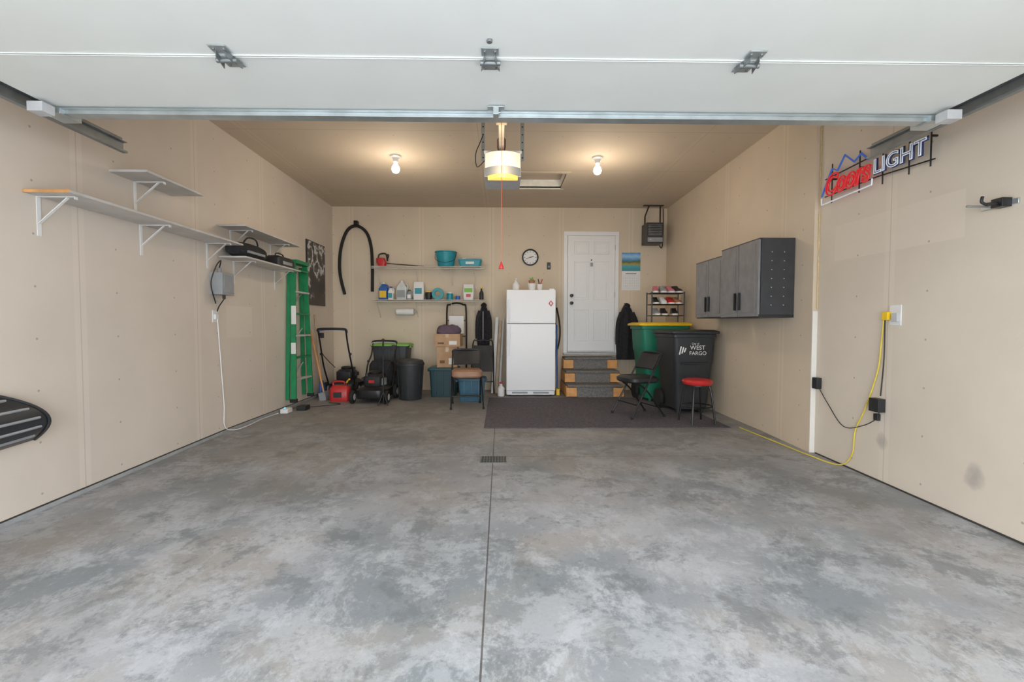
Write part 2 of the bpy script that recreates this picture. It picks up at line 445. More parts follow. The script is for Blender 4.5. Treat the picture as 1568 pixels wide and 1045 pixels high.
ZT = ZD+.03; YT=3.13
for s_ in (-1, 1):
    x = s_*2.52
    b.box(x+s_*.012, x+s_*.016, .4, YT, ZT-.06, ZT+.01, GALVD)
    b.box(x-.016, x+.016, .4, YT, ZT-.062, ZT-.058, GALVD)
    b.box(x-.016, x+.016, .4, YT, ZT+.006, ZT+.010, GALVD)
    b.box(x-s_*.016-.001, x-s_*.016+.001, .4, YT, ZT-.062, ZT-.05, GALVD)
    b.box(x+s_*.018, x+s_*.022, .8, YT, ZT+.0, ZT+.04, GALVD)
    b.bar((x+s_*.02, 2.2, ZT+.03), (x+s_*.02, 2.2, H-.002), .03, .004, GALV)
    b.bar((x+s_*.02, 1.2, ZT+.03), (x+s_*.02, 1.2, H-.002), .03, .004, GALV)
    b.tube([(x,.4,ZT-.025),(x,.1,ZT-.09),(x,-.1,ZT-.30),(x,-.16,ZT-.6),(x,-.16,-.08)], .022, GALVD, sm=5)
par(b.done('tracks'))
b = B()
b.bar((2.60,2.15,ZD+.06),(2.80,1.95,ZD+.10),.03,.004,GALV); b.bar((2.55,2.3,ZD+.01),(2.869,2.3,ZD+.06),.03,.004,GALV)
par(b.done('side_bracket'))

# ------------------------------------------------------------ door opener
b = B()
oy0, oy1 = 3.50, 3.88
b.box(-.13,.15,oy0+.05,oy1,2.29,2.48,mat('opener_shell',(.42,.42,.43),.5))
def arc(z0,z1,m,inset=0):
    loops=[]
    for z in (z0,z1):
        lp=[]
        for k in range(13):
            t=-1+2*k/12
            lp.append(Vector((.01+t*(.135-inset), oy0+.05-.06*(1-t*t)-.005, z)))
        lp += [Vector((.145-inset,oy0+.06,z)),Vector((-.125+inset,oy0+.06,z))]
        loops.append(lp)
    b.loft(loops,m)
arc(2.355,2.465,LENS); arc(2.295,2.355,GREY); arc(2.265,2.295,LENSY,.02)
b.box(-.135,.155,oy0+.04,oy1,2.465,2.485,LGREY)
for k in range(-5,6):
    b.box(.01+k*.022-.001,.01+k*.022+.001,oy0-.006+.06*(k/6)**2-.004,oy0+.06*(k/6)**2-.002,2.36,2.46,LENS)
b.box(-.02,.02,-.2,oy0+.1,2.487,2.51,GALVD)
b.box(-.035,.035,2.86,3.02,2.452,2.487,BLACKM)
b.bar((-.02,2.52,2.305),(0,2.93,2.46),.025,.005,GALV)
for x in (-.145,.165):
    b.box(x-.015,x+.015,3.65,3.653,2.44,H-.001,GALV); b.box(x-.015,x-.012,3.653,3.68,2.44,H-.001,GALV)
    for k in range(10): b.cyl((x,3.649,2.47+k*.06),(x,3.646,2.47+k*.06),.006,BLACK,n=8)
b.box(-.16,.18,3.66,3.68,2.485,2.51,GALV)
b.lathe([(.0,0),(.03,0),(.035,.02),(.035,.08),(.02,.10),(0,.10)],(0,3.60,2.51),mat('motor_copper',(.25,.10,.06),.4),n=16)
b.tube([(-.13,3.6,2.43),(-.19,3.6,2.38),(-.20,3.6,2.48),(-.17,3.6,2.56),(-.145,3.64,2.64)],.004,BLACK,sm=5)
b.done('garage_door_opener', bevel=.004)
b = B()
b.tube([(0,2.94,2.45),(.002,2.94,2.0),(0,2.94,1.55)],.002,CORDR,n=6)
b.lathe([(.0,0),(.012,.0),(.014,.012),(.008,.03),(.004,.045),(0,.045)],(0,2.94,1.51),RED,n=12)
b.cyl((-.018,2.94,1.515),(.018,2.94,1.515),.007,RED,n=10)
b.done('emergency_release_cord')

# ------------------------------------------------------------ ceiling lamps
def ceiling_lamp(x,y):
    b = B()
    b.lathe([(.0,0),(.062,0),(.062,-.015),(.035,-.03),(.028,-.075),(.0,-.075)],(x,y,H-.001),WHITE)
    b.lathe([(.0,-.07),(.018,-.075),(.022,-.10),(.045,-.135),(.050,-.165),(.038,-.195),(.015,-.208),(.0,-.21)],(x,y,H),BULB)
    b.done('ceiling_lamp')
    l = bpy.data.lights.new('bulb_light','POINT'); l.energy = 20; l.color = (1,.86,.68); l.shadow_soft_size = .10
    o = bpy.data.objects.new('bulb_light', l); o.location = (x,y,H-.58); scene.collection.objects.link(o)
ceiling_lamp(-1.28,5.6); ceiling_lamp(1.17,5.6)
l = bpy.data.lights.new('opener_light','POINT'); l.energy = 3; l.color=(1,.72,.4); l.shadow_soft_size=.08
o = bpy.data.objects.new('opener_light', l); o.location=(.01,3.36,2.30); scene.collection.objects.link(o)

# ------------------------------------------------------------ left wall shelves
def wall_shelf(y0,y1,z,brs,endwood=True):
    b = B()
    b.box(XL+.002, -2.645, y0, y1, z, z+.018, SHELFW)
    if endwood: b.box(XL+.002, -2.645, y0-.004, y0, z, z+.018, WOODO)
    for y in brs:
        b.box(XL+.001, XL+.006, y-.014, y+.014, z-.25, z-.001, WHITE)
        b.box(XL+.001, XL+.24, y-.012, y+.012, z-.006, z-.001, WHITE)
        b.bar((XL+.006,y,z-.17),(XL+.19,y,z-.008),.020,.005,WHITE, up=(0,0,1))
        b.box(XL+.236, XL+.241, y-.012, y+.012, z-.02, z-.001, WHITE)
    b.done('wall_shelf', bevel=.0015)
wall_shelf(2.86,4.74,1.955,(2.95,3.77,4.60))
wall_shelf(3.48,4.13,2.285,(3.72,),False)
wall_shelf(4.78,6.08,2.165,(5.00,5.85),False)
wall_shelf(4.78,6.08,1.84,(5.05,5.95),False)

b = B()
z0=1.859
secs=[]
for k in range(9):
    t=-1+2*k/8; s_=1-.25*abs(t)**3
    secs.append([Vector((-2.79+.105*s_*math.copysign(abs(math.cos(a))**.7,math.cos(a)), 5.07+.27*t, z0+.085+.083*s_*math.copysign(abs(math.sin(a))**.7,math.sin(a)))) for a in [2*math.pi*i/18 for i in range(18)]])
b.loft(secs,CLOTH)
b.tube([(-2.75,4.92,z0+.15),(-2.73,4.98,z0+.22),(-2.73,5.14,z0+.22),(-2.75,5.22,z0+.15)],.009,BLACK,sm=5)
b.box(-2.70,-2.68,4.9,5.24,z0+.05,z0+.075,GREY)
b.done('duffel_bag')
b = B()
b.loft([rrect(.2,.42,.03,z0+.001,-2.78,5.78),rrect(.2,.42,.03,z0+.10,-2.78,5.78),rrect(.14,.34,.03,z0+.13,-2.78,5.78)],BLACK)
b.box(-2.684,-2.674,5.66,5.90,z0+.03,z0+.07,GREY); b.tube([(-2.78,5.68,z0+.128),(-2.78,5.70,z0+.17),(-2.78,5.86,z0+.17),(-2.78,5.88,z0+.128)],.008,BLACK,sm=4)
b.done('tool_case', bevel=.004)

b = B()
b.box(XL+.001,XL+.13,4.63,4.83,1.45,1.67,mat('transformer_grey',(.34,.36,.37),.5))
b.box(XL+.131,XL+.137,4.65,4.81,1.47,1.65,GREY)
b.cyl((XL+.06,4.70,1.67),(XL+.06,4.70,1.72),.018,GREY); b.cyl((XL+.06,4.77,1.45),(XL+.06,4.77,1.41),.015,BLACK)
b.tube([(XL+.06,4.70,1.72),(XL+.10,4.66,1.79),(XL+.10,4.58,1.72),(XL+.06,4.56,1.55),(XL+.03,4.68,1.36)],.006,BLACK,sm=6)
b.tube([(XL+.06,4.77,1.41),(XL+.03,4.73,1.33),(XL+.03,4.70,1.28)],.006,BLACK,sm=6)
b.done('wall_transformer', bevel=.008)
b = B()
b.box(XL+.001,XL+.008,4.66,4.74,1.17,1.29,WHITE); b.box(XL+.008,XL+.03,4.68,4.72,1.20,1.25,WHITE)
b.tube([(XL+.03,4.70,1.20),(XL+.02,4.74,.95),(XL+.015,4.78,.6),(XL+.02,4.80,.3),(XL+.02,4.80,.08),(XL+.04,4.92,.008),(XL+.08,5.1,.008),(XL+.05,5.5,.008),(XL+.07,5.85,.008)],.006,WHITE,n=6,sm=6)
b.done('extension_cord')
b = B()
b.loft([rrect(.10,.16,.02,.001,-2.80,5.94),rrect(.10,.16,.02,.05,-2.80,5.94),rrect(.06,.12,.02,.06,-2.80,5.94)],WHITE)
b.sph((-2.80,5.90,.06),.015,mat('indicator_cyan',(.1,.6,.8),.3,emit=(.1,.6,.9),estr=1.0))
b.box(-2.72,-2.60,6.05,6.20,.001,.06,BLACK)
b.tube([(-2.66,6.18,.03),(-2.6,6.30,.01),(-2.45,6.4,.01),(-2.3,6.52,.01),(-2.5,6.62,.01)],.006,BLACK,n=6,sm=6)
b.tube([(-2.78,6.0,.03),(-2.75,6.04,.04),(-2.70,6.08,.03)],.005,BLACK,n=6,sm=4)
b.done('battery_charger', bevel=.003)

# snow shovel, bottom-left, leaning on the wall with blade up
b = B()
rows=[]; nu=26; nv=16
SHB = mat('shovel_blade',(.03,.032,.036),.35); SHS = mat('shovel_rib',(.30,.31,.33),.35)
for i in range(nu+1):
    u=i/nu; row=[]
    for j in range(nv+1):
        v=j/nv                       # v=0 lower edge (long), v=1 upper edge (rounded off)
        y=2.10+(.74-.22*v**3)*u
        xo=-2.91+.13*math.sin(math.pi*min(1,v*.95+.05))
        z=.385+.36*v + .05*u*(1-v)
        row.append(Vector((xo,y,z)))
    rows.append(row)
vv=[[b.bm.verts.new(p) for p in r] for r in rows]
for i in range(nu):
    for j in range(nv):
        b.face([vv[i][j],vv[i+1][j],vv[i+1][j+1],vv[i][j+1]], SHB)
for j in (2,5,8,11,14):
    b.tube([rows[i][j]+Vector((.008,0,0)) for i in range(1,nu-1)],.0055,SHS,n=6)
b.tube([rows[nu][j] for j in range(nv+1)],.008,SHB,n=6)
b.tube([rows[0][7]+Vector((0,.05,0)),(-2.78,1.8,.38),(-2.75,1.35,-.05)],.016,mat('shovel_handle',(.5,.5,.52),.35,.6),n=10,sm=4)
b.done('snow_shovel', solid=.006)

# poster on left wall
pm = image_mat('bw_photo_print', [(0,(.03,.03,.03)),(.42,(.04,.04,.04)),(.5,(.10,.10,.11)),(.56,(.55,.55,.56)),(.64,(.70,.70,.72)),(.72,(.08,.08,.08)),(1,(.03,.03,.03))], 5.0, 'Z', 1.2, 2.7, 1.9)
b = B()
b.box(XL+.001,XL+.018,6.90,7.60,1.45,2.43,BLACK); b.box(XL+.018,XL+.020,6.91,7.59,1.46,2.42,pm)
b.done('framed_poster')

# green step ladder, folded, hung flat on left wall
b = B()
for (y,sgn) in ((6.17,1),(6.72,-1)):
    b.bar((XL+.125,y,.10),(XL+.10,y+sgn*.09,2.0),.03,.07,GREENF,up=(1,0,0))
    b.bar((XL+.035,y+sgn*.02,.12),(XL+.045,y+sgn*.10,1.96),.025,.05,GREENF,up=(1,0,0))
    b.cbox((XL+.125,y,.115),(.09,.05,.05),RUBBER)
for k in range(6):
    z=.38+k*.30; t=(z-.1)/1.9; in_=.09*t
    b.box(XL+.085,XL+.155,6.17+in_,6.72-in_,z,z+.025,GREENF if k%2 else LGREY)
b.box(XL+.03,XL+.16,6.25,6.64,1.98,2.03,GREENF)
for k in range(3):
    b.bar((XL+.045,6.24,.35+k*.5),(XL+.045,6.66,.6+k*.5),.018,.006,LGREY)
b.box(XL+.001,XL+.05,6.42,6.48,1.86,1.90,BLACKM)
for (z0_,z1_) in ((.75,.9),(1.15,1.4)):
    b.box(XL+.09,XL+.155,6.145+.05*z0_,6.152+.05*z0_,z0_,z1_,WHITE)
b.done('step_ladder', bevel=.003)

# leaning long handled tools in the left rear corner
b = B()
b.cyl((-2.70,6.98,.02),(-2.91,7.00,1.05),.014,WOODO); b.cbox((-2.69,6.98,.06),(.10,.26,.12),GREY,(0,-10,0))
b.done('push_broom')
b = B()
b.cyl((-2.82,7.16,.25),(-2.91,7.16,1.30),.014,WOOD)
b.loft([rrect(.03,.16,.01,.005,-2.80,7.16),rrect(.05,.18,.02,.15,-2.81,7.16),rrect(.03,.08,.01,.27,-2.82,7.16)],BLUE)
b.done('garden_spade')

# ------------------------------------------------------------ back wall items
b = B()
hp=[(-2.71,1.67),(-2.79,2.05),(-2.77,2.45),(-2.66,2.76),(-2.50,2.85),(-2.33,2.74),(-2.25,2.50),(-2.23,2.15),(-2.235,1.72)]
b.tube([(x,7.95,z) for x,z in hp],.026,RUBBER,n=10,sm=7)
b.box(-2.53,-2.47,7.90,7.999,2.86,2.93,BLACKM)
b.done('rubber_hose')

def wire_shelf(z):
    b = B(); W = mat('wire_shelf_coat',(.66,.62,.56),.5)
    x0,x1,ya,yb=-2.18,-.29,7.70,7.995
    for y,zz,r in ((ya,z,.006),(ya,z-.03,.007),(yb,z,.004),(7.85,z-.006,.004)): b.cyl((x0,y,zz),(x1,y,zz),r,W,n=6)
    n=76
    for i in range(n+1):
        x=x0+(x1-x0)*i/n
        b.bar((x,ya,z+.003),(x,yb,z+.003),.004,.003,W)
        b.bar((x,ya,z),(x,ya,z-.03),.004,.003,W)
    for x in (-2.1,-1.45,-.85,-.45):
        b.bar((x,ya+.02,z-.01),(x,7.997,z-.30),.009,.009,W); b.box(x-.012,x+.012,7.99,7.998,z-.33,z-.26,W)
    b.done('wire_shelf')
ZU=2.125; ZL=1.565
wire_shelf(ZU); wire_shelf(ZL)
def onshelf(z): return z+.006
b = B(); z=onshelf(ZU)
b.loft([rrect(.10,.10,.03,z,-2.03,7.84),rrect(.17,.12,.04,z+.07,-2.04,7.84),rrect(.14,.10,.04,z+.15,-2.06,7.84)],RED)
b.tube([(-2.10,7.84,z+.12),(-2.08,7.84,z+.21),(-1.97,7.84,z+.22),(-1.94,7.84,z+.10)],.014,BLACK,sm=5)
b.tube([(-1.95,7.84,z+.1),(-1.93,7.80,z+.2),(-1.93,7.88,z+.2),(-1.95,7.84,z+.1)],.009,BLACK,sm=4)
b.bar((-1.95,7.84,z+.06),(-1.32,7.84,z+.012),.055,.012,BLACKM)
for k in range(20):
    x=-1.92+k*.03; zz=z+.058-(x+1.95)*.076
    b.cbox((x,7.84,zz),(.012,.085,.006),BLACKM)
b.done('hedge_trimmer', bevel=.003)
b = B(); z=onshelf(ZU)
b.lathe([(.0,0),(.13,0),(.135,.01),(.175,.23),(.19,.235),(.19,.25),(.168,.25),(.13,.02),(0,.02)],(-.94,7.79,z),TEAL)
b.tube([(-1.12,7.79,z+.22),(-1.09,7.65,z+.10),(-.94,7.605,z+.05),(-.79,7.65,z+.10),(-.76,7.79,z+.22)],.004,BLACK,sm=5)
b.done('bucket')
b = B()
b.loft([rrect(.34,.22,.03,z,-.53,7.84),rrect(.40,.26,.03,z+.12,-.53,7.84)],TEAL,cap1=False)
b.box(-.73,-.33,7.70,7.715,z+.105,z+.125,TEAL); b.box(-.66,-.6,7.76,7.92,z+.02,z+.15,WHITE); b.box(-.55,-.4,7.76,7.92,z+.02,z+.135,BLUE)
b.box(-.60,-.46,7.704,7.708,z+.04,z+.08,WHITE)
b.done('storage_tray', bevel=.003)
def jug(name,x,w,h,mm,cap,lab,y=7.84,z=onshelf(ZL)):
    b = B()
    b.loft([rrect(w*.94,.10,.02,z,x,y),rrect(w,.11,.02,z+.01,x,y),rrect(w,.11,.02,z+h*.62,x,y),rrect(w*.45,.06,.02,z+h*.86,x,y),rrect(w*.32,.05,.02,z+h*.90,x,y)],mm)
    b.cyl((x,y,z+h*.90),(x,y,z+h),.022,cap)
    b.tube([(x+w*.25,y,z+h*.85),(x+w*.52,y,z+h*.75),(x+w*.47,y,z+h*.5)],.011,mm,sm=4)
    b.box(x-w*.4,x+w*.35,y-.058,y-.0555,z+h*.12,z+h*.5,lab)
    b.done(name, bevel=.003)
jug('detergent_bottle',-2.01,.15,.30,BLUE,WHITE,YEL)
jug('detergent_bottle',-1.87,.09,.22,WHITE,BLUE,TEAL,y=7.78)
jug('cleaner_jug',-1.70,.18,.33,mat('milk_plastic',(.62,.66,.66),.4),WHITE,GREY)
b=B(); z=onshelf(ZL)
b.loft([rrect(.17,.10,.02,z,-1.41,7.84),rrect(.19,.12,.03,z+.12,-1.41,7.84),rrect(.18,.09,.03,z+.26,-1.41,7.84),rrect(.16,.015,.005,z+.31,-1.41,7.84)],PAPER)
b.box(-1.47,-1.35,7.775,7.779,z+.10,z+.2,TEAL); b.done('fertilizer_bag')
jug('oil_bottle',-1.555,.08,.17,GREY,BLACK,WHITE,y=7.78)
b=B()
b.lathe([(.05,-.03),(.10,-.03),(.10,.03),(.05,.03),(.05,-.03)],(-1.08,7.80,z+.102),TEAL,axis='Y',cap=False)
b.done('tape_roll')
b=B(); b.lathe([(0,0),(.05,0),(.06,.05),(.065,.11),(.055,.13),(0,.13)],(-1.24,7.84,z),BLACK); b.lathe([(0,0),(.055,0),(.055,.015),(0,.015)],(-1.24,7.84,z+.131),YEL); b.done('chain_can')
b=B(); b.lathe([(0,0),(.055,0),(.055,.10),(.057,.11),(0,.11)],(-.88,7.84,z),TEAL); b.lathe([(0,.11),(.045,.112),(.045,.13),(0,.13)],(-.88,7.84,z),WHITE); b.done('paint_can')
b=B(); b.loft([rrect(.16,.10,.02,z,-.56,7.84),rrect(.19,.12,.03,z+.12,-.56,7.84),rrect(.18,.09,.03,z+.22,-.56,7.84),rrect(.17,.02,.005,z+.27,-.56,7.84)],PAPER)
b.box(-.63,-.49,7.775,7.779,z+.13,z+.2,LIME); b.box(-.60,-.52,7.775,7.779,z+.05,z+.10,RED); b.done('seed_bag')
b=B(); b.lathe([(0,0),(.035,0),(.037,.01),(.037,.12),(.014,.17),(.013,.20),(0,.20)],(-.34,7.86,z),BLACK); b.cyl((-.34,7.86,z+.2),(-.34,7.86,z+.23),.016,YEL); b.done('lubricant_bottle')
b=B(); b.lathe([(0,0),(.04,0),(.04,.07),(0,.07)],(-.74,7.80,z),BLUE); b.done('grease_tin')
b=B()
b.lathe([(0,-.15),(.02,-.15),(.058,-.148),(.058,.148),(.02,.15),(0,.15)],(-1.65,7.88,1.37),PAPER,axis='X')
b.cyl((-1.82,7.88,1.37),(-1.48,7.88,1.37),.01,LGREY)
for x in (-1.82,-1.48): b.box(x-.004,x+.004,7.87,7.998,1.35,1.39,LGREY)
b.done('paper_towel_roll')

b=B(); cc=(.505,7.998,2.325)
b.lathe([(0,0),(.145,0),(.145,.035),(.125,.04),(.12,.022),(0,.022)],cc,BLACK,axis='Y',n=40)
b.lathe([(0,.022),(.119,.0222),(.119,.024),(0,.024)],cc,PAPER,axis='Y',n=40)
for k in range(12):
    a=k*math.pi/6; M=Matrix.Translation((cc[0]+.10*math.sin(a),7.972,cc[2]+.10*math.cos(a)))@Matrix.Rotation(a,4,'Y')
    b.box(-.004,.004,-.001,.001,-.011,.011,BLACK,M)
for a,L,w in ((math.radians(75),.06,.006),(math.radians(250),.085,.004)):
    M=Matrix.Translation((cc[0],7.970,cc[2]))@Matrix.Rotation(a,4,'Y'); b.box(-w,w,-.001,.001,-.01,L,BLACK,M)
b.done('wall_clock')
b=B(); b.box(.80,.86,7.972,7.999,2.12,2.24,BLACK); b.box(.815,.845,7.965,7.972,2.15,2.18,GREY); b.done('opener_wall_button', bevel=.004)

lm = image_mat('landscape_print',[(0,(.05,.25,.30)),(.25,(.06,.40,.45)),(.38,(.45,.30,.05)),(.5,(.08,.14,.05)),(.6,(.10,.30,.60)),(.8,(.35,.60,.85)),(1,(.06,.25,.62))],9,'Z',2.1,2.415,.25)
b=B(); b.box(2.115,2.44,7.990,7.998,2.10,2.415,lm); b.box(2.115,2.44,7.990,7.998,1.76,2.095,PAPER)
for k in range(6):
    b.box(2.14,2.415,7.9885,7.990,1.79+k*.045,1.7915+k*.045,GREY)
for k in range(8): b.box(2.14+k*.0393,2.1412+k*.0393,7.9885,7.990,1.79,2.015,GREY)
b.box(2.18,2.37,7.9885,7.990,2.04,2.06,GREY); b.cyl((2.277,7.998,2.43),(2.277,7.98,2.43),.006,GALV)
b.done('wall_calendar')

b=B(); HB=mat('heater_body',(.05,.05,.052),.45)
b.box(2.44,2.72,7.66,7.94,2.53,2.87,HB); 
b.box(2.455,2.705,7.650,7.66,2.545,2.62,GREY)
for k in range(7): b.box(2.465,2.695,7.648,7.66,2.66+k*.027,2.668+k*.027,GREY)
b.lathe([(.0,0),(.08,.0),(.085,.004),(0,.006)],(2.58,7.66,2.76),BLACK,axis='Y')
b.cyl((2.50,7.65,2.58),(2.50,7.635,2.58),.012,LGREY); 
for x in (2.45,2.71): b.bar((x,7.80,2.86),(x,7.80,H-.001 if x>2.6 else 3.0),.02,.02,BLACKM)
b.bar((2.45,7.80,3.0),(2.52,7.80,H-.002),.02,.02,BLACKM)
b.box(2.42,2.76,7.77,7.83,H-.016,H-.001,BLACKM)
b.tube([(2.72,7.9,2.56),(2.80,7.95,2.5),(2.82,7.95,2.8),(2.82,7.97,3.18)],.008,BLACK,sm=5)
b.done('space_heater', bevel=.006)

# entry door
b=B(); dx0,dx1,dz0,dz1=1.163,1.985,.665,2.705
DP=mat('entry_door_paint',(.84,.85,.86),.4,var=.01)
b.box(dx0,dx1,7.965,7.998,dz0,dz1,DP)
w=dx1-dx0
for (a0,a1) in ((.13,.45),(.55,.87)):
    for (c0,c1) in ((.10,.37),(.45,.78),(.84,.95)):
        X0=dx0+w*a0; X1=dx0+w*a1; Z0=dz0+2.04*c0; Z1=dz0+2.04*c1
        for q in ((X0,X1,Z0,Z0+.014),(X0,X1,Z1-.014,Z1),(X0,X0+.014,Z0,Z1),(X1-.014,X1,Z0,Z1)):
            b.box(q[0],q[1],7.957,7.965,q[2],q[3],DP)
        b.box(X0+.04,X1-.04,7.957,7.965,Z0+.04,Z1-.04,DP)
for z,r in ((1.66,.03),(1.53,.03)):
    b.lathe([(0,0),(r,0),(r,.012),(.012,.014),(.012,.035),(.027,.045),(.027,.065),(0,.07)],(dx0+.065,7.965,z),BLACKM,axis='Y',n=18)
b.cyl((1.574,7.965,2.28),(1.574,7.955,2.28),.012,BLACKM,n=12)
b.box(1.555,1.60,7.960,7.965,2.17,2.235,GREY)
b.box(dx0,dx1,7.955,7.965,dz0,dz0+.03,LGREY)
for z in (.9,1.68,2.5): b.cyl((dx1+.002,7.958,z-.045),(dx1+.002,7.958,z+.045),.007,LGREY,n=8)
b.done('door_1', bevel=.004)
b=B(); t=.075
b.box(dx0-t,dx0-.004,7.972,7.999,dz0-.03,dz1+t,DP); b.box(dx1+.004,dx1+t,7.972,7.999,dz0-.03,dz1+t,DP); b.box(dx0-t,dx1+t,7.970,7.999,dz1+.004,dz1+t,DP)
b.box(dx0-t,dx1+t,7.90,7.999,dz0-.035,dz0-.006,LGREY)
b.done('trim_3', bevel=.005)

# stairs
b=B()
for k,(yf,zt) in enumerate(((7.14,.20),(7.40,.40),(7.66,.60))):
    sx=1.03+k*.012; ex=1.945+k*.012
    zb=zt-.20
    b.box(sx+.17,ex-.17,yf+.012,7.99,zb+.0,zt-.035,CARPET)
    b.box(sx+.02,ex-.02,yf-.01,7.99,zt-.035,zt,CARPET)
    for x in (sx,ex-.17):
        b.box(x,x+.17,yf,yf+.10,zb+.012,zt-.042,WOODO); b.box(x+.01,x+.16,yf+.1,7.99,zb+.001,zt-.036,WOODO)
b.done('entry_steps', bevel=.006)

# refrigerator
b=B(); fx0,fx1,fy=.085,.865,7.24
b.box(fx0,fx1,fy+.065,7.94,.03,1.70,FRIDGE)
b.box(fx0,fx1,fy,fy+.055,1.175,1.705,FRIDGE); b.box(fx0,fx1,fy,fy+.055,.10,1.163,FRIDGE)
b.box(fx0+.02,fx1-.02,fy+.05,fy+.07,.09,1.69,GREY)
b.box(fx0+.01,fx1-.01,fy+.03,fy+.06,.025,.092,FRIDGE)
for k in range(2):
    b.box(fx0+.09+k*.34,fx0+.34+k*.34,fy+.024,fy+.030,.045,.072,GREY)
for (z0_,z1_) in ((1.20,1.55),(.65,1.14)):
    b.box(fx0+.025,fx0+.05,fy-.045,fy-.025,z0_,z1_,FRIDGE)
    b.box(fx0+.025,fx0+.05,fy-.03,fy,z0_,z0_+.04,FRIDGE); b.box(fx0+.025,fx0+.05,fy-.03,fy,z1_-.04,z1_,FRIDGE)
b.box(fx1-.10,fx1-.02,fy+.01,fy+.06,1.705,1.725,FRIDGE)
for x in (fx0+.06,fx1-.06):
    for y in (fy+.12,7.85): b.cyl((x,y,0.001),(x,y,.035),.02,BLACK)
b.done('refrigerator', bevel=.010, seg=3)
b=B()
b.loft([[Vector((x,yy,z)) for x,z in ((.79,1.54),(.83,1.49),(.79,1.44),(.75,1.49))] for yy in (fy-.006,fy-.0005)],RED)
b.loft([[Vector((x,yy,z)) for x,z in ((.79,1.52),(.81,1.49),(.79,1.46),(.77,1.49))] for yy in (fy-.009,fy-.006)],PAPER)
b.done('fridge_magnet')
b=B(); zf=1.706
b.lathe([(0,0),(.055,0),(.06,.01),(.06,.10),(.03,.14),(.02,.15),(.02,.17),(0,.17)],(.24,7.45,zf),PAPER); b.cyl((.24,7.45,zf+.17),(.24,7.40,zf+.185),.012,WHITE)
b.done('soap_dispenser')
b=B(); b.lathe([(0,0),(.05,0),(.065,.10),(.07,.10),(.07,.115),(.05,.115),(0,.10)],(.50,7.45,zf),PAPER)
b.done('ceramic_planter')
b=B(); b.lathe([(0,0),(.035,0),(.05,.09),(.052,.09),(.052,.105),(0,.1)],(.63,7.45,zf),PAPER); b.cyl((.62,7.44,zf+.10),(.60,7.44,zf+.19),.008,BLACK); b.cyl((.64,7.46,zf+.10),(.67,7.46,zf+.19),.008,RED); b.done('pen_cup')
b=B(); b.lathe([(0,0),(.04,0),(.055,.05),(0,.05)],(.50,7.46,zf+.116),BROWN)
for k in range(10):
    a=k*.63; b.bar((.50,7.46,zf+.16),(.50+.04*math.cos(a),7.46+.04*math.sin(a),zf+.18+.02*(k%3)),.012,.003,LIME)
b.done('potted_plant')

b=B()
b.tube([(.93,7.93,.02),(.95,7.95,.8),(.95,7.96,1.45),(.93,7.96,1.68),(.90,7.95,1.62)],.013,BLACK,sm=5)
b.tube([(.97,7.96,1.45),(1.02,7.96,1.20),(1.03,7.96,.95),(.99,7.96,.72)],.013,BLACK,sm=5)
b.box(.92,.985,7.93,7.98,.9,1.0,GREY)
b.done('string_trimmer')
b=B(); b.cyl((.93,7.50,.03),(.93,7.62,1.15),.013,BLUE); b.cbox((.93,7.50,.05),(.05,.22,.10),YEL); b.done('dust_broom')

b=B()
for x,w,h,mm in ((-.09,.05,1.28,WHITE),(-.03,.045,1.22,WOOD),(.02,.03,1.26,LGREY)):
    b.bar((x-.05,7.60,.002),(x+.02,7.96,h),w,.015,mm,up=(0,1,0))
b.done('trim_boards')
b=B(); b.lathe([(0,0),(.05,0),(.055,.02),(.055,.13),(.02,.17),(.02,.20),(0,.20)],(.0,7.30,.001),PAPER); b.cyl((0,7.3,.2),(0,7.3,.23),.025,RED); b.done('water_bottle')

def jacket(name,x,y,ztop,h,w,m,stripe=None):
    b=B(); secs=[]
    for k in range(12):
        t=k/11; z=ztop-h*t
        ww=w*(.22+.78*min(1,t*3.2)**.8)*(1-.10*math.sin(t*9)*.6)
        dd=.045+.035*math.sin(t*3.0)
        secs.append([Vector((x+ww/2*math.cos(a)*(1+.08*math.sin(5*a+t*6)), y+dd*math.sin(a)*(1+.25*math.sin(7*a)), z)) for a in [2*math.pi*i/28 for i in range(28)]])
    b.loft(secs,m)
    for s_ in (-1,1):
        b.tube([(x+s_*w*.25,y-.02,ztop-.12*h/.8),(x+s_*w*.46,y-.05,ztop-.35*h),(x+s_*w*.50,y-.05,ztop-.72*h)],lambda t:.045-.012*t,m,n=12,sm=5)
    b.tube([(x-.04,y-.045,ztop-.02),(x,y-.06,ztop-.06),(x+.04,y-.045,ztop-.02),(x,y,ztop+.02),(x-.04,y-.045,ztop-.02)],.014,m,sm=4)
    if stripe:
        b.box(x-.012,x-.004,y-.115,y-.095,ztop-.75*h,ztop-.15*h,stripe)
    b.cyl((x,y,ztop+.01),(x,7.998,ztop+.03),.008,BLACKM)
    b.done(name)
jacket('hanging_jacket',-.30,7.86,1.50,.82,.22,CLOTH,LGREY)
jacket('hanging_jacket',2.17,7.86,1.50,.95,.34,CLOTH)

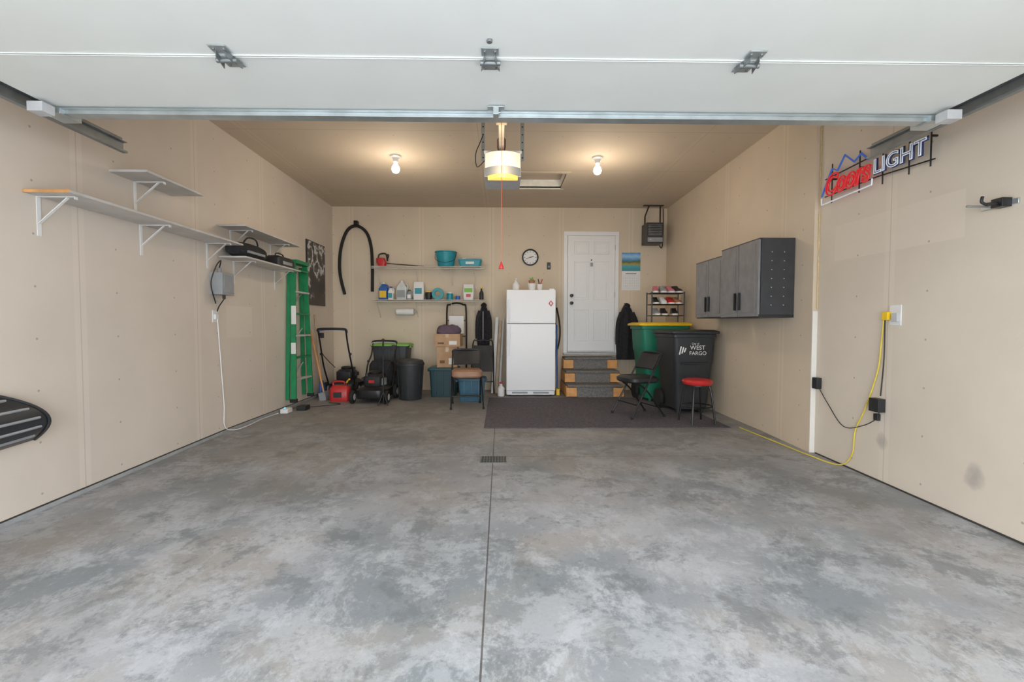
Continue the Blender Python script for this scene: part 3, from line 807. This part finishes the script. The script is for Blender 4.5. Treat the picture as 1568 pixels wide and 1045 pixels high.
# ------------------------------------------------------------ storage cluster
def tote(name,x0,x1,y0,y1,z0,z1,body,lid,handle=True):
    b=B(); cx,cy=(x0+x1)/2,(y0+y1)/2; w,d=x1-x0,y1-y0
    b.loft([rrect(w*.80,d*.80,.03,z0,cx,cy),rrect(w*.90,d*.90,.035,z1-.05,cx,cy),rrect(w*.96,d*.96,.04,z1-.05,cx,cy),rrect(w*.96,d*.96,.04,z1-.03,cx,cy)],body)
    b.loft([rrect(w,d,.04,z1-.035,cx,cy),rrect(w,d,.04,z1-.012,cx,cy),rrect(w*.94,d*.94,.04,z1-.010,cx,cy),rrect(w*.92,d*.92,.04,z1,cx,cy)],lid)
    for k in (-1,0,1): b.box(cx+k*w*.25-.01,cx+k*w*.25+.01,cy-d*.46,cy-d*.40,z0+.03,z1-.05,body)
    if handle:
        for s_ in (-1,1): b.box(cx+s_*w*.5-.02,cx+s_*w*.5+.01,cy-.08,cy+.08,z1-.07,z1-.03,lid)
    return b.done(name, bevel=.003)
DG=mat('tote_charcoal',(.045,.05,.055),.5)
tote('storage_tote',-2.14,-1.54,7.50,7.96,.001,.41,DG,DG)
tote('storage_tote',-2.16,-1.52,7.50,7.96,.412,.83,DG,LIME)
tote('storage_tote',-1.16,-.68,7.15,7.60,.001,.47,mat('tote_teal',(.012,.05,.065),.45),mat('tote_teal_lid',(.02,.09,.10),.45))
tote('storage_tote',-.66,-.22,6.72,7.05,.001,.36,CLEARB,mat('tote_lid_blue',(.03,.08,.12),.4))
def carton(name,x0,x1,y0,y1,z0,z1,rz=0):
    b=B(); tape=mat('packing_tape',(.58,.42,.26),.35); w,d,h=x1-x0,y1-y0,z1-z0
    b.box(-w/2,w/2,-d/2,d/2,0,h-.003,CARD)
    b.box(-w/2,w/2,-d/2,-.002,h-.003,h,CARD); b.box(-w/2,w/2,.002,d/2,h-.003,h,CARD)
    b.box(-.025,.025,-d/2-.001,-d/2,h*.75,h,tape); b.box(-w/2,w/2,-.025,.025,h,h+.0008,tape)
    b.box(w*.08,w*.38,-d/2-.0012,-d/2,h*.15,h*.45,PAPER); b.box(-w*.36,-w*.12,-d/2-.0012,-d/2,h*.2,h*.34,mat('box_print',(.2,.1,.06),.8))
    b.done(name,((x0+x1)/2,(y0+y1)/2,z0),rz)
carton('cardboard_box',-1.02,-.70,7.20,7.52,.472,.80,2)
carton('cardboard_box',-1.05,-.64,7.18,7.50,.803,1.00,-3)
b=B()
secs=[]
for k,(s_,zz) in enumerate(((1,0),(1.05,.03),(.98,.08),(.8,.12),(.45,.14))):
    secs.append([Vector((-.85+.19*s_*math.cos(a)*(1+.07*math.sin(3*a+k)),7.34+.13*s_*math.sin(a)*(1+.1*math.sin(5*a+k)),1.004+zz+.01*math.sin(4*a+k)*(k>0))) for a in [2*math.pi*i/24 for i in range(24)]])
b.loft(secs,PLUM); b.done('folded_blanket')
b=B()
for x in (-.93,-.60): b.tube([(x,7.82,.12),(x,7.82,1.35),(x+(.05 if x<-.8 else -.05),7.82,1.49),(-.765,7.82,1.52)],.015,BLACKM,n=8,sm=5)
for z in (.35,.65,.95,1.22): b.bar((-.93,7.82,z),(-.60,7.82,z),.02,.02,BLACKM)
b.box(-.96,-.57,7.63,7.82,.012,.022,BLACKM); b.box(-.96,-.57,7.81,7.825,.012,.20,BLACKM)
for x in (-1.0,-.53): b.lathe([(0,-.03),(.06,-.03),(.115,-.022),(.115,.022),(.06,.03),(0,.03)],(x,7.87,.117),RUBBER,axis='X')
b.box(-.89,-.64,7.79,7.808,1.0,1.30,PAPER)
b.done('hand_truck')
b=B()
b.lathe([(0,0),(.165,0),(.17,.01),(.205,.52),(.215,.525),(.215,.56),(.205,.565),(.20,.585),(.19,.60),(.10,.62),(0,.625)],(-1.40,7.02,.001),BINBLACK,n=36)
for a in range(12):
    t=a*math.pi/6; b.bar((-1.40+.174*math.cos(t),7.02+.174*math.sin(t),.05),(-1.40+.204*math.cos(t),7.02+.204*math.sin(t),.5),.015,.006,BINBLACK,up=(math.cos(t),math.sin(t),0))
b.done('trash_can')
b=B()
b.loft([rrect(.28,.18,.04,0),rrect(.29,.19,.05,.02),rrect(.29,.19,.05,.19),rrect(.22,.13,.05,.235)],RED)
b.tube([(-.10,0,.225),(-.09,0,.285),(.05,0,.285),(.07,0,.225)],.014,RED,sm=5)
b.cyl((.09,0,.21),(.09,0,.27),.025,BLACK); b.tube([(.09,0,.26),(.12,-.02,.31),(.15,-.06,.33)],.013,YEL,sm=4)
b.box(-.08,.04,-.098,-.0955,.06,.14,BLACK)
b.done('gas_can',(-2.42,6.86,.001),5,bevel=.004)

def mower(name,x,y,rz,body,bag=True,hz=1.05,hw=.23,accent=RED,back=.64):
    b=B()
    b.loft([rrect(.44,.56,.10,.07),rrect(.46,.58,.12,.10),rrect(.44,.56,.12,.19),rrect(.34,.44,.12,.235)],body)
    for sx in (-1,1):
        for yy,r in ((-.25,.095),(.24,.11)):
            b.lathe([(0,-.025),(r*.5,-.028),(r*.92,-.025),(r,-.015),(r,.015),(r*.92,.025),(r*.5,.028),(0,.025)],(sx*.25,yy,r+.001),RUBBER,axis='X',n=22)
            b.lathe([(0,-.03),(r*.5,-.031),(r*.5,.031),(0,.03)],(sx*.25,yy,r+.001),LGREY,axis='X',n=16)
    b.loft([rrect(.26,.28,.05,.23),rrect(.28,.30,.06,.26),rrect(.28,.30,.06,.37),rrect(.20,.22,.06,.41)],BLACK)
    b.lathe([(0,.40),(.09,.405),(.095,.44),(.07,.455),(0,.46)],(0,.0,0),BLACKM,n=20)
    b.cbox((0,-.16,.31),(.08,.03,.04),accent); b.cbox((.15,-.05,.30),(.05,.12,.10),GREY)
    b.cbox((-.15,-.02,.33),(.06,.10,.06),BLACK); b.cyl((-.08,-.12,.38),(-.08,-.12,.43),.025,BLACK)
    k_=back/.64
    for sx in (-1,1):
        b.tube([(sx*.21,.24*k_,.18),(sx*.22,.42*k_,.50),(sx*hw,.56*k_,.80*hz/1.05),(sx*hw,.64*k_,hz-.04)],.013,BLACKM,sm=4)
        b.sph((sx*.225,.50*k_,.67*hz/1.05),.022,BLACK,n=8)
    b.tube([(-hw,.64*k_,hz-.04),(-hw+.03,.66*k_,hz),(hw-.03,.66*k_,hz),(hw,.64*k_,hz-.04)],.018,BLACK,sm=4)
    b.tube([(-hw,.60*k_,hz-.07),(-hw+.03,.59*k_,hz-.02),(hw-.03,.59*k_,hz-.02),(hw,.60*k_,hz-.07)],.007,BLUE if not bag else LGREY,sm=4)
    b.cbox((hw-.02,.58*k_,hz-.10),(.07,.05,.08),BLACK)
    b.tube([(hw,.60*k_,hz-.1),(hw+.02,.45*k_,.7),(.12,.2,.45)],.006,BLACK,sm=5)
    if bag:
        b.loft([rrect(.30,.22,.06,.20,0,.36),rrect(.38,.28,.08,.34,0,.36),rrect(.36,.26,.08,.52,0,.36),rrect(.28,.18,.06,.58,0,.34)],CLOTH)
    b.done(name,(x,y,0),rz,bevel=.002)
mower('lawn_mower',-2.57,7.60,180,BLACK,False,1.08,.21)
mower('lawn_mower',-1.90,6.86,-2,BLACKM,True,.88,.19,back=.5)
b=B()
b.cyl((-1.66,6.42,.03),(-1.66,6.42,.92),.012,BLACKM)
for a in (90,210,330):
    t=math.radians(a); b.cyl((-1.66,6.42,.20),(-1.66+.08*math.cos(t),6.42+.08*math.sin(t),.008),.009,BLACKM)
b.sph((-1.66,6.42,.93),.022,BLACK)
b.done('tripod_stand')

def folding_chair(x,y,rz,seatm,zb=0):
    b=B()
    for s_ in (-1,1):
        b.tube([(s_*.22,-.22,.012),(s_*.205,.02,.44),(s_*.195,.19,.74)],.012,BLACKM,sm=3)
        b.tube([(s_*.20,.26,.012),(s_*.19,.02,.32),(s_*.19,-.14,.44)],.011,BLACKM,sm=3)
        b.cyl((s_*.22,-.22,.0),(s_*.22,-.22,.03),.016,RUBBER,n=10); b.cyl((s_*.20,.26,.0),(s_*.20,.26,.03),.016,RUBBER,n=10)
    b.tube([(-.195,.19,.74),(-.16,.215,.79),(.16,.215,.79),(.195,.19,.74)],.012,BLACKM,sm=5)
    b.cyl((-.20,-.15,.17),(.20,-.15,.17),.009,BLACKM); b.cyl((-.195,.20,.12),(.195,.20,.12),.009,BLACKM)
    zt=.53 if seatm is BROWNSEAT else .505
    b.loft([rrect(.38,.38,.08,.425,0,.0),rrect(.42,.42,.09,.445,0,.0),rrect(.42,.42,.09,zt-.023,0,0),rrect(.36,.36,.09,zt,0,0)],seatm)
    loops=[]
    for z,o in ((.58,.10),(.60,.095),(.76,.18),(.785,.20)):
        lp=[]
        for k in range(9): t=-1+k/4; lp.append(Vector((t*.185,o+.035*(1-t*t),z)))
        for k in range(9): t=1-k/4; lp.append(Vector((t*.185,o+.035*(1-t*t)+.016,z)))
        loops.append(lp)
    b.loft(loops,BLACK)
    b.done('folding_chair',(x,y,zb),rz,bevel=.001)
folding_chair(-.48,6.36,6,BROWNSEAT)
folding_chair(1.72,5.70,-72,BLACK,.0095)
b=B()
b.tube([(-.50,7.50,.01),(-.48,7.70,.80),(-.40,7.73,.88),(-.22,7.73,.88),(-.14,7.70,.80),(-.12,7.50,.01)],.012,BLACKM,sm=4)
b.bar((-.31,7.46,.38),(-.31,7.60,.80),.34,.02,BLACK,up=(0,1,0)); b.cyl((-.49,7.55,.2),(-.13,7.55,.2),.008,BLACKM)
b.done('folded_chair')
b=B()
b.lathe([(0,.45),(.15,.45),(.165,.465),(.17,.485),(.16,.505),(.13,.515),(0,.52)],(0,0,0),RED,n=30)
b.lathe([(0,.435),(.14,.435),(.14,.452),(0,.452)],(0,0,0),BLACKM)
for k in range(4):
    a=math.radians(45+90*k+8)
    b.tube([(.11*math.cos(a),.11*math.sin(a),.445),(.15*math.cos(a),.15*math.sin(a),.38),(.205*math.cos(a),.205*math.sin(a),.005)],.012,BLACKM,sm=3)
b.lathe([(.165,-.008),(.175,0),(.165,.008),(.155,0),(.165,-.008)],(0,0,.2),BLACKM,cap=False)
b.done('bar_stool',(2.29,5.26,.0095))

def cart(name,x,y,wt,dt,wb,db,h,body,lid,rz=0,lidw=None,zb=0):
    b=B()
    b.loft([rrect(wb,db,.06,.05),rrect(wb*1.02,db*1.02,.06,.10),rrect(wb+(wt-wb)*.62,db+(dt-db)*.62,.06,h*.62),rrect(wt*.93,dt*.95,.06,h*.63+.02),rrect(wt*.98,dt*.98,.05,h-.10),rrect(wt*1.04,dt*1.02,.05,h-.10),rrect(wt*1.04,dt*1.02,.05,h-.055)],body)
    lw=lidw or wt*1.12
    b.loft([rrect(lw*.97,dt*1.08,.05,h-.053),rrect(lw,dt*1.10,.05,h-.045),rrect(lw,dt*1.10,.05,h-.02),rrect(lw*.88,dt*.96,.08,h)],lid)
    b.cyl((-wt*.42,dt*.56+.05,h-.08),(wt*.42,dt*.56+.05,h-.08),.016,body)
    for s_ in (-1,1):
        b.box(s_*wt*.38-.02,s_*wt*.38+.02,dt*.48,dt*.56+.06,h-.12,h-.06,body)
        b.lathe([(0,-.03),(.08,-.03),(.13,-.025),(.13,.025),(.08,.03),(0,.03)],(s_*(wb*.5+.045),db*.42,.131),RUBBER,axis='X',n=24)
    b.cyl((-wb*.5-.04,db*.42,.131),(wb*.5+.04,db*.42,.131),.012,GALVD)
    b.cyl((-wb*.36,-db*.38,.0),(-wb*.36,-db*.38,.06),.03,body); b.cyl((wb*.36,-db*.38,.0),(wb*.36,-db*.38,.06),.03,body)
    b.cyl((-wb*.42,-(db+(dt-db)*.6)/2-.006,h*.60),(wb*.42,-(db+(dt-db)*.6)/2-.006,h*.60),.013,body)
    return b.done(name,(x,y,zb),rz,bevel=.004)
cart('wheeled_trash_cart',2.42,6.96,.70,.60,.50,.48,1.19,BINGREEN,YEL,lidw=.80)
c2=cart('wheeled_trash_cart',2.46,6.08,.56,.66,.42,.52,1.08,BINBLACK,BINBLACK,rz=2,lidw=.64,zb=.0095)
text('WEST',.076,(2.50,5.742,.838),(86,0,2),PAPER,c2,'label_upper',sx=1)
text('FARGO',.068,(2.50,5.735,.770),(86,0,2),PAPER,c2,'label_lower')
text('City of',.034,(2.47,5.744,.902),(86,0,2),PAPER,c2,'label_small')
b=B()
for k in range(3): b.bar((2.26+k*.030,5.726,.775+.015*k),(2.282+k*.030,5.726,.880-.01*k),.016,.004,PAPER,up=(0,1,0))
b.done('label_logo',parent=c2)

b=B(); zr=1.192
rx0,rx1=2.27,2.76
for x in (rx0,rx1):
    for y in (6.84,7.08): b.cyl((x,y,zr),(x,y,zr+.46),.010,BLACKM,n=8)
for z in (.10,.27,.44):
    for y in (6.84,6.90,6.96,7.02,7.08): b.cyl((rx0-.01,y,zr+z),(rx1+.01,y,zr+z),.006,BLACKM,n=6)
    for x in (rx0,rx1): b.cyl((x,6.84,zr+z),(x,7.08,zr+z),.006,BLACKM,n=6)
b.done('shoe_rack')
def shoe(x,z,m,rz=0):
    b=B()
    b.loft([rrect(.09,.25,.04,.0),rrect(.09,.26,.04,.025)],PAPER)
    b.loft([rrect(.085,.24,.04,.025),rrect(.085,.22,.04,.05,0,.01),rrect(.075,.13,.03,.08,0,.05),rrect(.07,.10,.03,.11,0,.065)],m)
    b.done('sneaker',(x-.05,6.96,z),rz)
for i,(x,mm) in enumerate(((2.41,SHOE),(2.52,GREY),(2.63,SHOE),(2.74,BLACK))): shoe(x,zr+.447,mm,10*i-15)
for i,(x,mm) in enumerate(((2.41,BLACK),(2.52,PAPER),(2.63,RED),(2.73,BROWN))): shoe(x,zr+.277,mm,6*i-8)
for i,(x,mm) in enumerate(((2.42,GREY),(2.54,BLACK),(2.70,BLACK))): shoe(x,zr+.107,mm,-5*i)

b=B(); b.loft([rrect(2.76,2.10,.02,.001,1.19,6.05),rrect(2.76,2.10,.02,.009,1.19,6.05)],RUG); 
b.done('door_mat')
b=B(); dz_=fz(3.91)
Mt=Matrix.Translation((0,3.91,dz_))@Matrix.Rotation(.021,4,'X')
b.box(-.18,.05,-.09,.09,.0005,.003,GALVD,Mt)
for i in range(9):
    for j in range(6): b.box(-.168+i*.0245,-.150+i*.0245,-.077+j*.028,-.059+j*.028,.003,.0038,BLACK,Mt)
b.done('floor_drain')

# ------------------------------------------------------------ wall cabinets on the right
def cabinet(y0,y1,xf,xb,z0,z1):
    b=B()
    b.box(xf,xb,y0,y1,z0,z1,CABD)
    ym=(y0+y1)/2
    for a,c in ((y0+.012,ym-.006),(ym+.006,y1-.012)):
        b.box(xf-.022,xf-.002,a,c,z0+.012,z1-.012,CABG)
        b.box(xf-.026,xf-.022,a+.05,c-.05,z0+.05,z1-.05,CABG)
    for yy in (ym-.045,ym+.045): b.box(xf-.045,xf-.026,yy-.011,yy+.011,z0+.08,z0+.26,BLACKM)
    b.box(xf-.02,xb,y0-.002,y0,z0,z0+.03,BLACK); b.box(xf-.02,xf-.012,y0-.003,y1,z1-.012,z1,CABD)
    for k in range(7):
        for xx in (xf+.10,xf+.22): b.cyl((xx,y0-.001,z0+.12+k*.085),(xx,y0-.003,z0+.12+k*.085),.005,LGREY,n=8)
    b.done('wall_cabinet',bevel=.003)
cabinet(4.36,5.12,2.50,2.823,1.225,1.99)
cabinet(5.20,5.93,2.56,2.835,1.235,1.95)

# ------------------------------------------------------------ neon sign (right wall)
b=B(); X=2.80
fr=lambda y,z:(X+.03,y,z)
b.tube([fr(3.98,2.27),fr(3.42,2.27),fr(2.97,2.24)],.005,BLACKM,n=6)
b.tube([fr(3.98,2.42),fr(3.3,2.45),fr(2.97,2.44)],.005,BLACKM,n=6)
for y in (3.9,3.6,3.38,3.16,3.0): 
    b.tube([fr(y,2.20),fr(y,2.53 if y>3.3 else 2.45)],.005,BLACKM,n=6); b.cyl((X+.03,y,2.40),(XR-.001,y,2.40),.008,BLACKM,n=6)
b.tube([(X,3.98,2.27),(X,3.86,2.48),(X,3.80,2.44),(X,3.72,2.54),(X,3.62,2.45),(X,3.55,2.49),(X,3.48,2.42)],.008,NEONB,n=8)
b.tube([(X,3.98,2.255),(X,3.98,2.20),(X,3.44,2.215),(X,3.44,2.26)],.006,NEONW,n=8)
sg=b.done('neon_sign')
text('Coors',.235,(X-.012,3.93,2.26),(90,0,-90),NEONR,sg,'script_letters',extrude=.0,bevel=.008,fill=False,shear=.25,align='LEFT',sx=.78,off=.004)
text('LIGHT',.150,(X-.004,3.42,2.285),(90,0,-90),NAVY,sg,'block_letters_outline',extrude=.0,bevel=.009,fill=False,align='LEFT',sx=1.02)
text('LIGHT',.150,(X-.012,3.42,2.285),(90,0,-90),NEONW,sg,'block_letters',extrude=.0,bevel=.004,fill=False,align='LEFT',sx=1.02)

b=B()
b.box(XR-.008,XR-.001,3.22,3.32,1.15,1.30,WHITE); b.box(XR-.04,XR-.008,3.30,3.35,1.19,1.25,YEL); b.box(XR-.03,XR-.008,3.23,3.28,1.18,1.24,LGREY)
b.done('power_outlet',bevel=.003)
b=B()
b.tube([(XR-.03,3.34,1.20),(XR-.02,3.37,1.0),(XR-.015,3.40,.8),(XR-.02,3.50,.5),(XR-.015,3.60,.3),(XR-.02,3.62,.10),(XR-.05,3.72,fz(3.72)+.012),(XR-.12,4.0,fz(4.0)+.010),(2.72,4.3,fz(4.3)+.010),(2.66,5.0,.010)],.006,CORDY,n=6,sm=7)
b.tube([(XR-.03,3.33,1.19),(XR-.02,3.34,.9),(XR-.02,3.36,.62)],.005,BLACK,n=6,sm=6)
b.box(XR-.06,XR-.005,3.33,3.42,.50,.60,BLACK)
b.tube([(XR-.03,3.36,.50),(XR-.02,3.38,.45),(XR-.02,3.52,.36),(XR-.02,3.72,.31),(XR-.02,3.90,.46),(XR-.02,4.03,.60)],.004,BLACK,n=6,sm=6)
b.box(XR-.05,XR-.005,4.01,4.07,.58,.68,BLACK); b.box(XR-.03,XR-.005,3.37,3.41,.43,.48,BLACK)
b.done('power_cord',bevel=.002)
b=B()
b.box(XR-.012,XR-.001,2.50,2.70,1.83,1.86,GALV)
b.cyl((XR-.01,2.66,1.85),(XR-.10,2.70,1.86),.006,GALVD); b.cyl((XR-.01,2.56,1.85),(XR-.13,2.56,1.835),.010,BLACK)
b.tube([(XR-.13,2.56,1.835),(XR-.155,2.56,1.85),(XR-.15,2.56,1.88)],.008,BLACK,sm=4); b.box(XR-.07,XR-.012,2.53,2.59,1.82,1.87,BLACKM)
b.done('tool_hook',bevel=.002)

# ------------------------------------------------------------ world + camera
w = bpy.data.worlds.new('sky'); scene.world = w; w.use_nodes = True
nt = w.node_tree; bg = nt.nodes['Background']
bg.inputs['Color'].default_value = (.90,.955,1.0,1); bg.inputs['Strength'].default_value = 6.3

cam = bpy.data.cameras.new('camera'); cam.lens = 16; cam.sensor_width = 36; cam.clip_start = .02
co = bpy.data.objects.new('camera', cam); scene.collection.objects.link(co)
yaw=math.radians(.85); pit=math.radians(2.05); roll=math.radians(.12)
cam.shift_x = .004
R = Matrix.Rotation(-yaw,4,'Z') @ Matrix.Rotation(math.radians(90)-pit,4,'X') @ Matrix.Rotation(roll,4,'Z')
co.matrix_world = Matrix.Translation((0,0,1.15)) @ R
scene.camera = co
